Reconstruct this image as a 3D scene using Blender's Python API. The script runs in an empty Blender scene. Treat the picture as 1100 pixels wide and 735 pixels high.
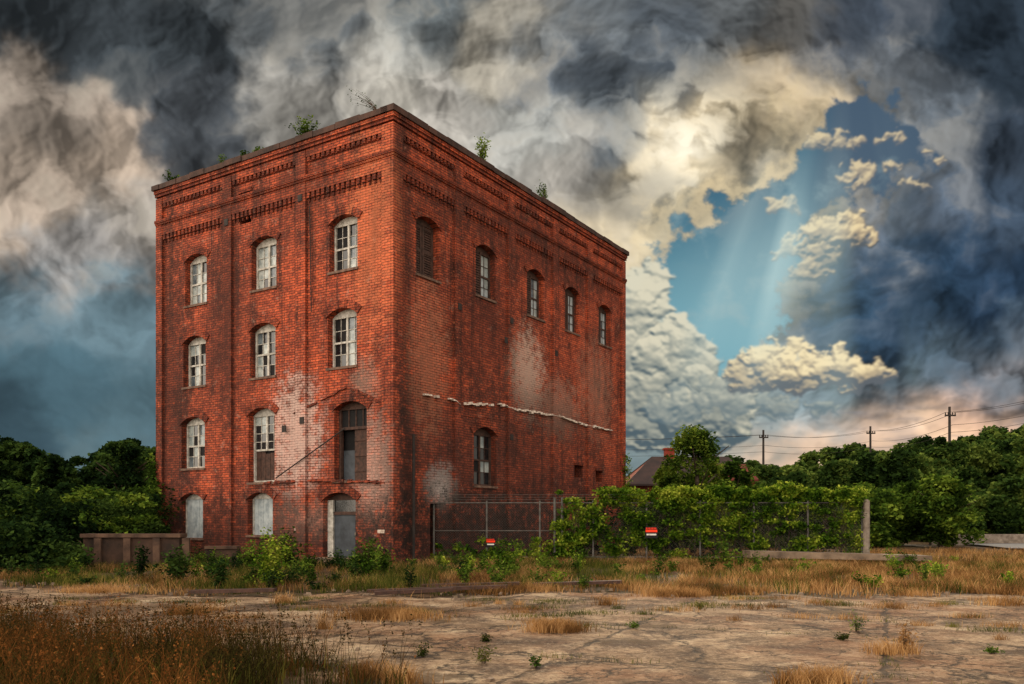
import bpy, bmesh, math, random
import numpy as np
from mathutils import Vector, noise as mnoise
random.seed(7); rng=np.random.default_rng(7)
F=902.0; HY=556.0; EYE=1.6
sc=bpy.context.scene
def lin(r,g,b):
    f=lambda c:(c/255/12.92) if c/255<=0.04045 else ((c/255+0.055)/1.055)**2.4
    return (f(r),f(g),f(b),1.0)
def dG(py): return F*EYE/(py-HY)
def gp(px,py):
    d=dG(py); return ((px-550)/F*d,d)
def wx(px,d): return (px-550)/F*d
def wz(py,d): return EYE+(HY-py)*d/F
# ---------------------------------------------------------------- camera
cam=bpy.data.cameras.new("camera"); co=bpy.data.objects.new("camera",cam); sc.collection.objects.link(co)
co.location=(0,0,EYE); co.rotation_euler=(math.radians(90),0,0)
cam.sensor_width=36; cam.lens=F/1100*36; cam.shift_y=(HY-367.5)/1100; cam.clip_end=3000; cam.clip_start=0.05
sc.camera=co
sc.view_settings.view_transform='Standard'
# ---------------------------------------------------------------- node helpers
class NT:
    def __init__(s,t): s.t=t; t.nodes.clear()
    def n(s,typ,ins=None,**kw):
        nd=s.t.nodes.new(typ)
        for k,v in kw.items(): setattr(nd,k,v)
        if ins:
            for k,v in ins.items():
                if isinstance(v,bpy.types.NodeSocket): s.t.links.new(v,nd.inputs[k])
                else: nd.inputs[k].default_value=v
        return nd
    def m(s,op,a,b=0.0,c=0.0,clamp=False):
        nd=s.n('ShaderNodeMath',{0:a,1:b,2:c},operation=op); nd.use_clamp=clamp; return nd.outputs[0]
    def v(s,op,a,b=(0,0,0)):
        return s.n('ShaderNodeVectorMath',{0:a,1:b},operation=op).outputs[0]
    def vs(s,a,f):
        return s.n('ShaderNodeVectorMath',{0:a,'Scale':f},operation='SCALE').outputs[0]
    def mix(s,f,a,b,blend='MIX'):
        nd=s.n('ShaderNodeMix',data_type='RGBA',blend_type=blend)
        for i,v in ((0,f),(6,a),(7,b)):
            if isinstance(v,bpy.types.NodeSocket): s.t.links.new(v,nd.inputs[i])
            else: nd.inputs[i].default_value=v
        return nd.outputs[2]
    def mr(s,x,a,b,c=0.0,d=1.0,smooth=True):
        nd=s.n('ShaderNodeMapRange',{0:x,1:a,2:b,3:c,4:d}); nd.interpolation_type='SMOOTHSTEP' if smooth else 'LINEAR'; return nd.outputs[0]
    def noise(s,vec,scale,detail=4,rough=.55,dist=0.0):
        return s.n('ShaderNodeTexNoise',{'Vector':vec,'Scale':scale,'Detail':detail,'Roughness':rough,'Distortion':dist}).outputs[0]
    def ramp(s,f,stops):
        nd=s.n('ShaderNodeValToRGB',{0:f}); cr=nd.color_ramp
        while len(cr.elements)<len(stops): cr.elements.new(.5)
        for e,(p,c) in zip(cr.elements,stops): e.position=p; e.color=c
        return nd.outputs[0]
    def blob(s,vec,loc,scale,rot=0.0):
        mp=s.n('ShaderNodeMapping',{'Vector':vec,'Location':(loc[0],loc[1],0),'Rotation':(0,0,rot),'Scale':(scale[0],scale[1],1)},vector_type='TEXTURE')
        return s.n('ShaderNodeTexGradient',{'Vector':mp.outputs[0]},gradient_type='SPHERICAL').outputs[1]
# ---------------------------------------------------------------- sky (procedurally generated cloud map of the direction sphere's front part)
SUN_A=math.atan((735-550)/F); SUN_E=math.atan((HY-155)/F*math.cos(SUN_A))
A0,A1,T0,T1=-.78,.78,-.03,.95
NXs,NYs=1560,980
def perlin(x,y,seed):
    r=np.random.default_rng(seed); perm=r.permutation(256).astype(np.int32); perm=np.concatenate([perm,perm])
    ang=r.uniform(0,2*np.pi,256).astype(np.float32); gx=np.cos(ang); gy=np.sin(ang)
    xi=np.floor(x).astype(np.int32); yi=np.floor(y).astype(np.int32); xf=x-xi; yf=y-yi; xi&=255; yi&=255
    u=xf*xf*xf*(xf*(xf*6-15)+10); v=yf*yf*yf*(yf*(yf*6-15)+10)
    def gdot(ix,iy,dx,dy):
        h=perm[perm[ix&255]+(iy&255)]; return gx[h]*dx+gy[h]*dy
    a=gdot(xi,yi,xf,yf); b=gdot(xi+1,yi,xf-1,yf); c=gdot(xi,yi+1,xf,yf-1); d=gdot(xi+1,yi+1,xf-1,yf-1)
    return ((a+(b-a)*u)+((c+(d-c)*u)-(a+(b-a)*u))*v)*1.5
def fbm(x,y,size,octv,gain,seed,billow=False):
    s=0;amp=1;tot=0;fr=1.0/size
    for o in range(octv):
        n_=perlin(x*fr+o*17.3,y*fr+o*9.1,seed+o); 
        if billow: n_=np.abs(n_)
        s=s+amp*n_; tot+=amp; amp*=gain; fr*=2.03
    return s/tot
def sstep(x,a,b):
    q=np.clip((x-a)/(b-a),0,1); return q*q*(3-2*q)
def blur(a_,n):
    for _ in range(n):
        a_=(np.roll(a_,1,0)+2*a_+np.roll(a_,-1,0))*.25; a_=(np.roll(a_,1,1)+2*a_+np.roll(a_,-1,1))*.25
    return a_
aa,tt_=np.meshgrid(np.linspace(A0,A1,NXs),np.linspace(T0,T1,NYs)); 
PX=(550+F*np.tan(aa)).astype(np.float32); PY=(HY-F*tt_/np.cos(aa)).astype(np.float32)
Hh=np.maximum(HY-PY,0); NYc=.8*Hh+150*np.log1p(Hh/150); NXc=PX
w1=fbm(NXc,NYc,150,4,.5,11); w2=fbm(NXc,NYc,150,4,.5,31)
w3=fbm(NXc,NYc,38,4,.55,51); w4=fbm(NXc,NYc,38,4,.55,71)
WX=PX+80*w1+26*w3; WY=PY+60*w2+20*w4
CP=[(0,0,56,62,66),(100,20,62,68,72),(200,60,60,66,70),(210,112,68,72,76),(300,40,86,90,92),(330,95,158,154,146),(400,100,176,170,158),(430,60,162,160,152),(470,25,90,96,98),(560,42,176,168,152),(610,25,108,114,118),
(50,125,140,128,116),(100,170,176,158,140),(30,200,166,150,134),(130,240,160,152,142),(90,285,150,146,142),(30,330,98,120,130),(120,350,104,128,138),(60,420,78,106,118),(140,440,86,112,122),(10,470,56,76,86),(100,490,90,110,116),(-80,250,80,86,88),(-100,450,50,66,74),(-150,50,44,50,54),
(480,140,180,174,164),(540,150,156,156,150),(590,180,176,170,160),(640,130,96,104,110),(620,80,82,90,98),(700,50,80,88,96),(760,30,102,106,108),(700,105,108,110,108),(735,150,232,212,174),(690,200,134,126,110),(655,245,198,182,152),(640,200,106,104,100),(782,128,200,182,148),(830,90,198,178,146),(852,125,174,156,128),(805,165,106,100,90),(850,40,104,102,98),(765,88,98,98,96),(730,200,112,108,98),
(900,60,78,84,92),(950,30,58,66,76),(1050,50,42,52,62),(1080,150,54,64,76),(1000,120,94,102,110),(960,90,94,98,102),(1000,200,80,92,106),(950,240,90,100,112),(1080,240,60,74,90),(1000,290,38,58,78),(900,320,42,64,84),(1080,320,40,58,78),(960,350,50,70,90),(1040,380,70,88,104),(880,350,52,76,98),
(900,440,120,138,146),(1000,420,98,118,130),(1080,415,112,120,128),(850,440,130,146,150),(800,445,138,150,150),(950,462,214,184,160),(1050,452,222,180,152),(850,486,232,198,168),(1000,486,246,206,168),(1100,480,240,196,158),(760,478,160,160,150),(690,462,118,136,140),(700,380,130,140,138),(1200,100,40,48,58),(1200,300,40,54,70),(1200,450,200,160,134),
(300,-100,66,72,76),(700,-100,70,78,84),(1000,-100,46,54,62),(0,-150,48,54,58)]
num=np.zeros(PX.shape+(3,),np.float32); den=np.full(PX.shape,1e-5,np.float32)
for x_,y_,r_,g_,b_ in CP:
    wgt=np.exp(-((WX-x_)**2+((WY-y_)*1.25)**2)/(2*27.0**2))+.0012/(1+((WX-x_)**2+(WY-y_)**2)/7000.0)**2
    den+=wgt; num+=wgt[...,None]*np.array(lin(r_,g_,b_)[:3],np.float32)
deck=num/den[...,None]
del num
hb=fbm(NXc+60*w1,NYc+60*w2,150,6,.47,101); hc=fbm(NXc+50*w2+14*w3,NYc*1.15+50*w1+14*w4,90,6,.5,131)
m1=sstep(hb,-.16,.16)-.5; m2=sstep(hc,-.10,.14)-.5
sx_,sy_=735-PX,155-PY; sl_=np.sqrt(sx_**2+sy_**2)+1; sdx,sdy=sx_/sl_,sy_/sl_
hh=blur(hb*70+hc*34,3); gy_,gx_=np.gradient(hh); Rl=np.clip(-(gx_*sdx-gy_*sdy),-1.2,1.2)
smooth=np.clip(np.exp(-(((PX-60)/200)**2+((PY-410)/100)**2))+sstep(PY,440,480)*.9,0,1)
Tm=1.06+(m1*.38+m2*.46+Rl*.20+hc*.35)*(1-.8*smooth)
img=deck*np.clip(Tm,.35,2.0)[...,None]
hi=sstep(hc,.08,.30)*(1-smooth)*sstep(PY,400,330)*.24
img=img+(np.array(lin(196,186,168)[:3],np.float32)-img)*(hi*sstep(img.mean(-1),.04,.2))[...,None]
def sdpoly(px,py,pts):
    d=np.full(np.shape(px),1e9,np.float32); ins=np.zeros(np.shape(px),bool); n=len(pts)
    for i in range(n):
        x0,y0=pts[i];x1,y1=pts[(i+1)%n]; ex,ey=x1-x0,y1-y0
        q=np.clip(((px-x0)*ex+(py-y0)*ey)/(ex*ex+ey*ey),0,1)
        d=np.minimum(d,(px-x0-q*ex)**2+(py-y0-q*ey)**2)
        c=((y0>py)!=(y1>py)); xx=x0+(py-y0)*ex/(ey if ey else 1e-6); ins^=(c&(px<xx))
    d=np.sqrt(d); return np.where(ins,d,-d)
fine=fbm(PX,NYc,34,5,.5,171,True); finen=fbm(PX,NYc,60,6,.55,191); w5=fbm(PX,NYc,13,4,.55,301); w6=fbm(PX,NYc,13,4,.55,331)
ex_=PX+16*w3; ey_=PY+16*w4
def L3(c): return np.array(lin(*c)[:3],np.float32)
gap=sdpoly(ex_,ey_,[(684,282),(732,232),(775,222),(800,206),(850,188),(866,130),(890,100),(960,110),(1010,150),(1005,190),(940,205),(880,205),(868,245),(852,290),(862,330),(835,362),(812,400),(770,410),(700,330)])
gs=gap+60*(finen)+8*w5
gm=sstep(gs,-5,10)
gapc=L3((44,94,120))+(L3((112,166,180))-L3((44,94,120)))*sstep(PY,190,390)[...,None]
gapc=gapc+(L3((72,92,112))-gapc)*sstep(PX,855,905)[...,None]
thin=sstep(fbm(NXc,NYc,70,5,.6,211),.0,.5)
gapc=gapc+(L3((146,170,174))-gapc)*(thin*.5)[...,None]
rim=np.exp(-((gs+10)/15.0)**2)*np.exp(-((PX-770)**2+(PY-205)**2)/(2*90.0**2))
img=img+(L3((236,212,166))-img)*(np.clip(rim*(1+1.2*hc),0,1)*.78)[...,None]
img=img*(1-gm[...,None])+gapc*gm[...,None]
th=(PX-910)/np.maximum(PY+60,20)
rn=np.interp(th,np.linspace(-1.6,1.2,76),np.convolve(np.random.default_rng(5).uniform(0,1,80),[.2,.3,.3,.15,.05],'valid'))
rn=sstep(rn,.34,.62)
rmask=np.exp(-(((PX-806+ (PY-300)*.34)/84)**2+((PY-290)/100)**2))
rmask2=np.exp(-(((PX-935)/60)**2+((PY-410)/60)**2))*.6
rv=np.clip(rn*(rmask*.62+rmask2*.42)+rmask*.20,0,.85)
prs=np.random.default_rng(77)
def cumulus(poly,bright,mid,dark,n,r0,r1,top,bot,lx=.35,ly=.8,soft=2,al=1.0,shade=.5):
    global img
    P_=np.array(poly,float); bx0,by0=P_.min(0)-30; bx1,by1=P_.max(0)+30
    cols=np.where((PX[0]>bx0)&(PX[0]<bx1))[0]; c0,c1=cols[0],cols[-1]+1
    rows=np.where((PY[:,(c0+c1)//2]>by0)&(PY[:,(c0+c1)//2]<by1))[0]; q0,q1=rows[0],rows[-1]+1
    X_=(PX+13*w3+9*w5)[q0:q1,c0:c1]; Y_=(PY+13*w4+9*w6)[q0:q1,c0:c1]
    Hm=np.full(X_.shape,-8.0,np.float32); al_=np.zeros(X_.shape,np.float32)
    k=0;t_=0
    while k<n and t_<n*60:
        t_+=1
        x=prs.uniform(P_[:,0].min(),P_[:,0].max()); y=prs.uniform(P_[:,1].min(),P_[:,1].max()); r=r0+(r1-r0)*prs.random()**2
        s=sdpoly(np.array(x),np.array(y),poly)
        if s<r*.35: continue
        k+=1; d2=(X_-x)**2+((Y_-y)*1.1)**2; zc=min(float(s),40)*.55+prs.uniform(-4,4)-r*.3
        hgt=np.where(d2<r*r,zc+np.sqrt(np.maximum(r*r-d2,0)),-8)
        Hm=np.maximum(Hm,hgt); al_=np.maximum(al_,sstep(r-np.sqrt(d2),0,2.5+r*.12))
    Hm=blur(Hm+ (w5*3+fine*4)[q0:q1,c0:c1],soft)
    gy_,gx_=np.gradient(Hm); nn=np.sqrt(gx_**2+gy_**2+1.6); li=(-gx_*lx-gy_*ly+.55*1.26)/nn
    q=li-shade*sstep(Y_,top+(bot-top)*.25,bot)+.25*(hc[q0:q1,c0:c1])
    q=blur(q,1)
    c=L3(dark)+(L3(mid)-L3(dark))*sstep(q,-.35,.45)[...,None]; c=c+(L3(bright)-c)*(sstep(q,.3,.95))[...,None]
    a_=(blur(al_,1)*al)[...,None]
    img[q0:q1,c0:c1]=img[q0:q1,c0:c1]*(1-a_)+c*a_
cumulus([(600,480),(600,305),(650,288),(672,285),(700,282),(716,300),(712,330),(738,345),(765,362),(778,392),(800,412),(812,440),(800,480)],(220,212,186),(156,158,146),(80,96,104),260,9,34,270,520,.3,.8,2,1,.35)
cumulus([(700,425),(745,405),(800,405),(830,428),(900,432),(905,446),(700,452)],(176,178,164),(138,146,142),(96,114,122),90,6,18,395,470,.2,.8,2,.7)
cumulus([(862,236),(900,222),(945,240),(935,262),(905,272),(880,300),(852,304),(866,275),(820,278),(838,262)],(242,218,168),(180,160,130),(82,88,94),110,5,15,222,305,-.2,.8,1)
cumulus([(782,410),(795,385),(812,370),(846,362),(872,378),(900,370),(925,388),(955,392),(968,410),(905,418),(850,422),(800,420)],(252,230,180),(190,172,140),(96,102,108),170,5,18,358,432,.1,.8,1)
for cx_,cy_,rx_,ry_ in((895,153,30,15),(921,190,20,15),(956,150,16,8),(960,178,15,8),(996,160,9,6),(985,200,20,7),(842,222,20,13),(1012,172,7,5)):
    cumulus([(cx_+rx_*math.cos(k_*.785),cy_+ry_*math.sin(k_*.785)) for k_ in range(8)],(232,210,166),(180,164,138),(104,106,110),26,3,max(5,ry_*.75),cy_-ry_,cy_+ry_*1.5,-.2,.8,1,.85)
img=img+(L3((196,222,220))-img)*rv[...,None]
hs=fbm(PX*.35,PY*3.0,46,5,.5,251); hm=sstep(hs,.0,.3)*sstep(PY,428,448)*(1-sstep(PY,470,500))*sstep(PX,760,860)
img=img+(L3((124,126,134))-img)*(hm*.45)[...,None]
sd2=np.exp(-(((PX-738-18*w3)/24)**2+((PY-157-14*w4)/15)**2)); gl=np.exp(-((PX-738)**2+(PY-156)**2)/(2*44.0**2))
img=img+(np.array((1.1,1.0,.78),np.float32)-img)*np.clip(sd2*.95+gl*.30*(1+2*m2),0,1)[...,None]
img=np.clip(img,0.004,1.2)
im=bpy.data.images.new("cloud_map",NXs,NYs,float_buffer=True,is_data=True)
buf=np.ones((NYs,NXs,4),np.float32); buf[...,:3]=img; im.pixels.foreach_set(buf.ravel()); im.update(); im.pack()
del buf,img,deck
w=bpy.data.worlds.new("World"); sc.world=w; w.use_nodes=True
W=NT(w.node_tree)
tc=W.n('ShaderNodeTexCoord').outputs['Generated']
X,Y,Z=W.n('ShaderNodeSeparateXYZ',{0:tc}).outputs
a=W.m('ARCTAN2',X,Y)
hor=W.m('MAXIMUM',W.m('SQRT',W.m('ADD',W.m('MULTIPLY',X,X),W.m('MULTIPLY',Y,Y))),.02)
t=W.m('DIVIDE',Z,hor)
uv=W.n('ShaderNodeCombineXYZ',{0:W.m('DIVIDE',W.m('SUBTRACT',a,A0),A1-A0),1:W.m('DIVIDE',W.m('SUBTRACT',t,T0),T1-T0),2:0.0}).outputs[0]
ti=W.n('ShaderNodeTexImage',{'Vector':uv}); ti.image=im; ti.extension='EXTEND'; ti.interpolation='Cubic'
sky=W.n('ShaderNodeTexSky',sky_type='NISHITA'); sky.sun_disc=False; sky.sun_elevation=SUN_E; sky.sun_rotation=SUN_A
Fc=W.noise(tc,2.2,3,.55)
# unseen rear and left sky made brighter to fill the facades, more high up
lum=W.m('MULTIPLY',W.m('MULTIPLY_ADD',Fc,1.3,.4),W.m('ADD',W.m('MULTIPLY_ADD',X,-.62,.92),W.m('MULTIPLY',Z,.3)))
bc=W.n('ShaderNodeVectorMath',{0:(2.2,1.86,1.5),'Scale':W.m('MAXIMUM',lum,.15)},operation='SCALE').outputs[0]
bc=W.mix(1.0,bc,W.vs(sky.outputs[0],.06),'ADD')
col=W.mix(W.mr(Y,.68,-.05),ti.outputs[0],bc)
col=W.mix(W.m('MULTIPLY',W.mr(Z,.66,.9),.7),col,(.8,.78,.78,1))
bg=W.n('ShaderNodeBackground',{0:col,1:1.0})
W.n('ShaderNodeOutputWorld',{0:bg.outputs[0]})
S=Vector((math.sin(SUN_A)*math.cos(SUN_E),math.cos(SUN_A)*math.cos(SUN_E),math.sin(SUN_E)))
sl=bpy.data.lights.new("sun",'SUN'); sl.energy=2.6; sl.angle=math.radians(8); sl.color=(1,.84,.62)
so=bpy.data.objects.new("sun",sl); sc.collection.objects.link(so)
so.rotation_euler=(-S).to_track_quat('-Z','Y').to_euler()
# ---------------------------------------------------------------- mesh helpers
class MB:
    def __init__(s): s.v=[]; s.f=[]; s.m=[]
    def poly(s,pts,mi=0):
        b=len(s.v); s.v+= [tuple(p) for p in pts]; s.f.append(tuple(range(b,b+len(pts)))); s.m.append(mi)
    def hexa(s,c,mi=0):
        b=len(s.v); s.v+=[tuple(p) for p in c]
        for q in ((0,1,2,3),(7,6,5,4),(0,4,5,1),(1,5,6,2),(2,6,7,3),(3,7,4,0)):
            s.f.append(tuple(b+i for i in q)); s.m.append(mi)
    def box(s,x0,x1,y0,y1,z0,z1,mi=0):
        s.hexa([(x0,y0,z0),(x1,y0,z0),(x1,y1,z0),(x0,y1,z0),(x0,y0,z1),(x1,y0,z1),(x1,y1,z1),(x0,y1,z1)],mi)
    def tube(s,p0,p1,r0,r1,n=6,mi=0):
        p0=Vector(p0);p1=Vector(p1); d=(p1-p0)
        if d.length<1e-6: return
        d.normalize(); u=d.orthogonal().normalized(); v=d.cross(u); b=len(s.v)
        for p,r in((p0,r0),(p1,r1)):
            for i in range(n):
                an=2*math.pi*i/n; s.v.append(tuple(p+u*math.cos(an)*r+v*math.sin(an)*r))
        for i in range(n):
            j=(i+1)%n; s.f.append((b+i,b+j,b+n+j,b+n+i)); s.m.append(mi)
        s.f.append(tuple(b+n+i for i in range(n))); s.m.append(mi)
    def build(s,name,mats,parent=None,loc=None,smooth=False):
        me=bpy.data.meshes.new(name); me.from_pydata(s.v,[],s.f)
        for m in mats: me.materials.append(m)
        me.polygons.foreach_set('material_index',s.m)
        me.update(); o=bpy.data.objects.new(name,me); sc.collection.objects.link(o)
        if parent: o.parent=parent
        if loc: o.location=loc
        return o
def npmesh(name,V,Fq,mats,mi=None,parent=None):
    me=bpy.data.meshes.new(name); k=Fq.shape[1]
    me.vertices.add(len(V)); me.vertices.foreach_set('co',V.astype(np.float32).ravel())
    me.loops.add(Fq.size); me.loops.foreach_set('vertex_index',Fq.astype(np.int32).ravel())
    me.polygons.add(len(Fq)); me.polygons.foreach_set('loop_start',np.arange(0,Fq.size,k,dtype=np.int32))
    me.polygons.foreach_set('loop_total',np.full(len(Fq),k,dtype=np.int32))
    for m in mats: me.materials.append(m)
    if mi is not None: me.polygons.foreach_set('material_index',mi.astype(np.int32))
    me.update(calc_edges=True); me.validate()
    o=bpy.data.objects.new(name,me); sc.collection.objects.link(o)
    if parent: o.parent=parent
    return o
# ---------------------------------------------------------------- materials
def mat(name):
    m=bpy.data.materials.new(name); m.use_nodes=True; return m,NT(m.node_tree)
def principled(N,colr,rough=.85,normal=None,spec=.3,metal=0.0):
    ins={'Base Color':colr,'Roughness':rough,'Specular IOR Level':spec,'Metallic':metal}
    if normal is not None: ins['Normal']=normal
    b=N.n('ShaderNodeBsdfPrincipled',ins); N.n('ShaderNodeOutputMaterial',{0:b.outputs[0]}); return b
def bump(N,h,st=.5,dist=.02):
    return N.n('ShaderNodeBump',{'Height':h,'Strength':st,'Distance':dist}).outputs[0]
def simple(name,c1,c2,scale=3,rough=.85,bs=.3,metal=0.0,spec=.3):
    m,N=mat(name); tcn=N.n('ShaderNodeTexCoord').outputs['Object']
    n=N.noise(tcn,scale,5,.65); c=N.ramp(n,[(.32,c1),(.68,c2)])
    principled(N,c,rough,bump(N,n,bs,.01),spec,metal); return m
CX,CY=wx(422,29.5),29.5
DL=Vector((-.843,.5376)); DR=Vector((.5376,.843))
def solve(px,D):
    k=(px-550)/F; tt=(k*CY-CX)/(D.x-k*D.y); return tt,CY+tt*D.y
def fL(px,py): u,d=solve(px,DL); return u,wz(py,d)
def fR(px,py): u,d=solve(px,DR); return u,wz(py,d)
def brickmat(name,dark=1.0,marks=True):
    m,N=mat(name); tcn=N.n('ShaderNodeTexCoord').outputs['Object']
    s=N.n('ShaderNodeSeparateXYZ',{0:tcn}); x,y,z=s.outputs
    u=N.m('ADD',x,y); sv=N.m('SUBTRACT',x,y)
    vec=N.n('ShaderNodeCombineXYZ',{0:u,1:z,2:0.0}).outputs[0]
    Q=N.n('ShaderNodeCombineXYZ',{0:sv,1:z,2:0.0}).outputs[0]
    wob=N.v('ADD',vec,N.vs(N.v('SUBTRACT',N.n('ShaderNodeTexNoise',{'Vector':vec,'Scale':9.0,'Detail':2.0}).outputs[1],(.5,.5,.5)),.02))
    bt=N.n('ShaderNodeTexBrick',{'Vector':wob,'Color1':lin(186,86,54),'Color2':lin(132,58,40),'Mortar':lin(64,42,34),'Scale':1.0,'Mortar Size':.012,'Mortar Smooth':.3,'Bias':-.05,'Brick Width':.28,'Row Height':.098})
    c=bt.outputs[0]
    big=N.noise(Q,.35,4,.6); c=N.mix(N.mr(big,.38,.66,0,.8),c,N.mix(1.0,c,(1.3,1.22,1.08,1),'MULTIPLY'))
    big2=N.noise(N.v('ADD',Q,(50,20,0)),.22,4,.6); c=N.mix(N.mr(big2,.45,.65,0,.5),c,N.mix(1.0,c,(.6,.62,.68,1),'MULTIPLY'))
    soot=N.noise(N.v('MULTIPLY',Q,(1,.6,1)),.9,8,.72,.4)
    c=N.mix(N.mr(soot,.44,.66,0,.8),c,lin(56,33,27))
    st=N.noise(N.v('MULTIPLY',Q,(2.6,.14,1)),1.0,5,.72)
    c=N.mix(N.mr(st,.47,.68,0,.7),c,lin(38,26,23))
    fine=N.noise(Q,6.0,5,.8); c=N.mix(N.mr(fine,.48,.66,0,.7),c,lin(64,34,26))
    fl=N.noise(Q,11.0,3,.7); c=N.mix(N.mr(fl,.57,.7,0,.55),c,lin(220,132,92))
    pale=N.noise(N.v('ADD',Q,(31,7,0)),2.3,7,.76); c=N.mix(N.mr(pale,.56,.72,0,.5),c,lin(182,144,124))
    if marks:
        pn=N.m('ADD',N.m('MULTIPLY',N.noise(N.v('ADD',Q,(3,17,0)),2.4,8,.8),.7),N.m('MULTIPLY',bt.outputs[1],-.07))
        def mk(u,z,ru,rz,stt,sg):
            b=N.blob(Q,(u*sg,z),(ru,rz)); v=N.m('ADD',b,N.m('MULTIPLY',N.m('SUBTRACT',pn,.36),4.6))
            return N.m('MULTIPLY',N.mr(N.m('MULTIPLY',v,N.mr(b,0,.5)),.05,.75),stt)
        for (fn,px,py,ru,rz,cl,stt,sg) in (
            (fL,316,470,2.0,3.0,(194,166,154),.75,-1),(fL,400,505,1.3,2.6,(184,154,140),.65,-1),(fL,392,412,.9,1.2,(150,130,116),.4,-1),(fL,330,560,3.2,1.0,(170,140,126),.45,-1),
            (fR,566,402,2.0,2.6,(192,166,148),.7,1),(fR,474,524,1.3,1.2,(200,190,182),.85,1),(fR,600,440,2.6,2.0,(164,130,112),.5,1),
            (fR,640,420,2.6,3.4,(160,120,100),.4,1),
            (fR,438,500,.7,6.0,(34,27,24),.75,1),(fR,434,250,.6,10.0,(50,32,26),.5,1),
            (fR,540,500,11.0,4.6,(46,33,29),.6,1),(fR,520,580,11.0,2.8,(28,25,22),.85,1),(fL,260,585,11.0,2.6,(36,27,23),.75,-1),
            (fL,246,300,.9,10.0,(46,28,23),.65,-1),(fL,330,200,2.6,2.2,(54,32,25),.5,-1),(fL,185,420,1.8,11.0,(38,25,21),.7,-1),
            (fR,560,260,12.0,1.6,(44,29,24),.6,1),(fL,400,250,1.8,5.0,(206,118,78),.4,-1),(fL,240,360,3.0,4.0,(58,32,26),.4,-1),(fR,520,350,3.0,4.0,(60,32,26),.5,1),(fR,460,380,1.6,4.0,(176,116,88),.4,1)):
            uu,zz=fn(px,py); c=N.mix(mk(uu,zz,ru*1.3,rz*1.3,stt,sg),c,lin(*cl))
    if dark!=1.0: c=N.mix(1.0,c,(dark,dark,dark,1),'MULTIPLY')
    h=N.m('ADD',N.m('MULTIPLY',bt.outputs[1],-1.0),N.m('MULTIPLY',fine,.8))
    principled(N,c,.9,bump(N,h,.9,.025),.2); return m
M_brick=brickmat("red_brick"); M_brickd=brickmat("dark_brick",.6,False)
M_cop=simple("coping_stone",lin(34,26,22),lin(76,52,42),2)
M_stone=simple("old_stone",lin(90,78,68),lin(140,128,114),4)
M_sill=simple("sill_stone",lin(62,44,36),lin(120,94,78),5)
M_frame=simple("weathered_white_wood",lin(126,122,112),lin(196,192,182),6)
M_frameb=simple("weathered_brown_wood",lin(40,30,25),lin(80,56,46),6)
M_board=simple("painted_boarding_and_panes",lin(118,128,132),lin(172,180,180),3)
M_door=simple("metal_door",lin(36,40,44),lin(64,70,76),2,.6)
M_dark=simple("painted_dark_interior",lin(9,9,10),lin(22,20,20),2)  # near-black colour paints the unlit rooms; no interior is modelled behind the openings
def glass(name,c1,c2,r):
    m,N=mat(name); tcn=N.n('ShaderNodeTexCoord').outputs['Object']
    n=N.noise(tcn,2.5,5,.65); principled(N,N.ramp(n,[(.35,c1),(.65,c2)]),r,bump(N,n,.15,.02),.6); return m
M_gl=glass("dirty_glass_sky_tint",lin(104,116,118),lin(172,178,172),.28)  # pale colour holds grime plus the sky reflection painted into the panes
M_gm=glass("grey_glass",lin(52,62,68),lin(106,116,120),.18)
M_gd=glass("dark_glass",lin(12,15,17),lin(36,40,42),.12)
M_mortar=simple("pale_mortar",lin(120,98,84),lin(212,198,182),7)
M_conc=simple("concrete",lin(70,58,47),lin(134,114,94),1.5)
M_steel=simple("galvanised_steel",lin(96,98,96),lin(140,142,140),8,.5,.1,.4)
M_bark=simple("bark",lin(38,30,24),lin(74,60,48),5)
M_pole=simple("pole_wood",lin(30,26,24),lin(50,44,40),3)
def leafmat(name,stops,trans=.35,clump=.6):
    m,N=mat(name); geo=N.n('ShaderNodeNewGeometry'); tcn=N.n('ShaderNodeTexCoord').outputs['Object']
    r=N.m('ADD',N.m('MULTIPLY',geo.outputs['Random Per Island'],.45),N.m('MULTIPLY',N.mr(N.noise(tcn,clump,3,.65),.36,.64),.55))
    c=N.ramp(r,stops)
    d=N.n('ShaderNodeBsdfDiffuse',{0:c}); tr=N.n('ShaderNodeBsdfTranslucent',{0:c})
    mx=N.n('ShaderNodeMixShader',{0:trans,1:d.outputs[0],2:tr.outputs[0]}); N.n('ShaderNodeOutputMaterial',{0:mx.outputs[0]}); return m
M_leaf=leafmat("leaf_green",[(.1,lin(24,38,14)),(.5,lin(62,86,28)),(.9,lin(122,140,50))])
M_vine=leafmat("vine_leaf",[(.08,lin(26,44,12)),(.4,lin(66,96,26)),(.7,lin(120,140,40)),(.95,lin(178,184,72))],.4,1.1)
M_leafr=leafmat("leaf_woodland",[(.1,lin(22,36,18)),(.5,lin(54,76,32)),(.9,lin(112,128,56))],.4,.2)
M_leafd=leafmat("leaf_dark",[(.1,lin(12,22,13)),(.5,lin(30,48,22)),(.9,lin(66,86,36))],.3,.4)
M_dry=leafmat("dry_grass_blade",[(.05,lin(62,44,24)),(.5,lin(136,98,58)),(.9,lin(196,156,104))],.3,.8)
M_gg=leafmat("green_grass_blade",[(.05,lin(28,38,14)),(.5,lin(64,72,28)),(.9,lin(120,112,52))],.3,.8)
M_fg=leafmat("seeded_grass_blade",[(.05,lin(26,24,13)),(.45,lin(62,52,26)),(.8,lin(120,72,36)),(1,lin(168,116,62))],.3,.6)
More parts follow.
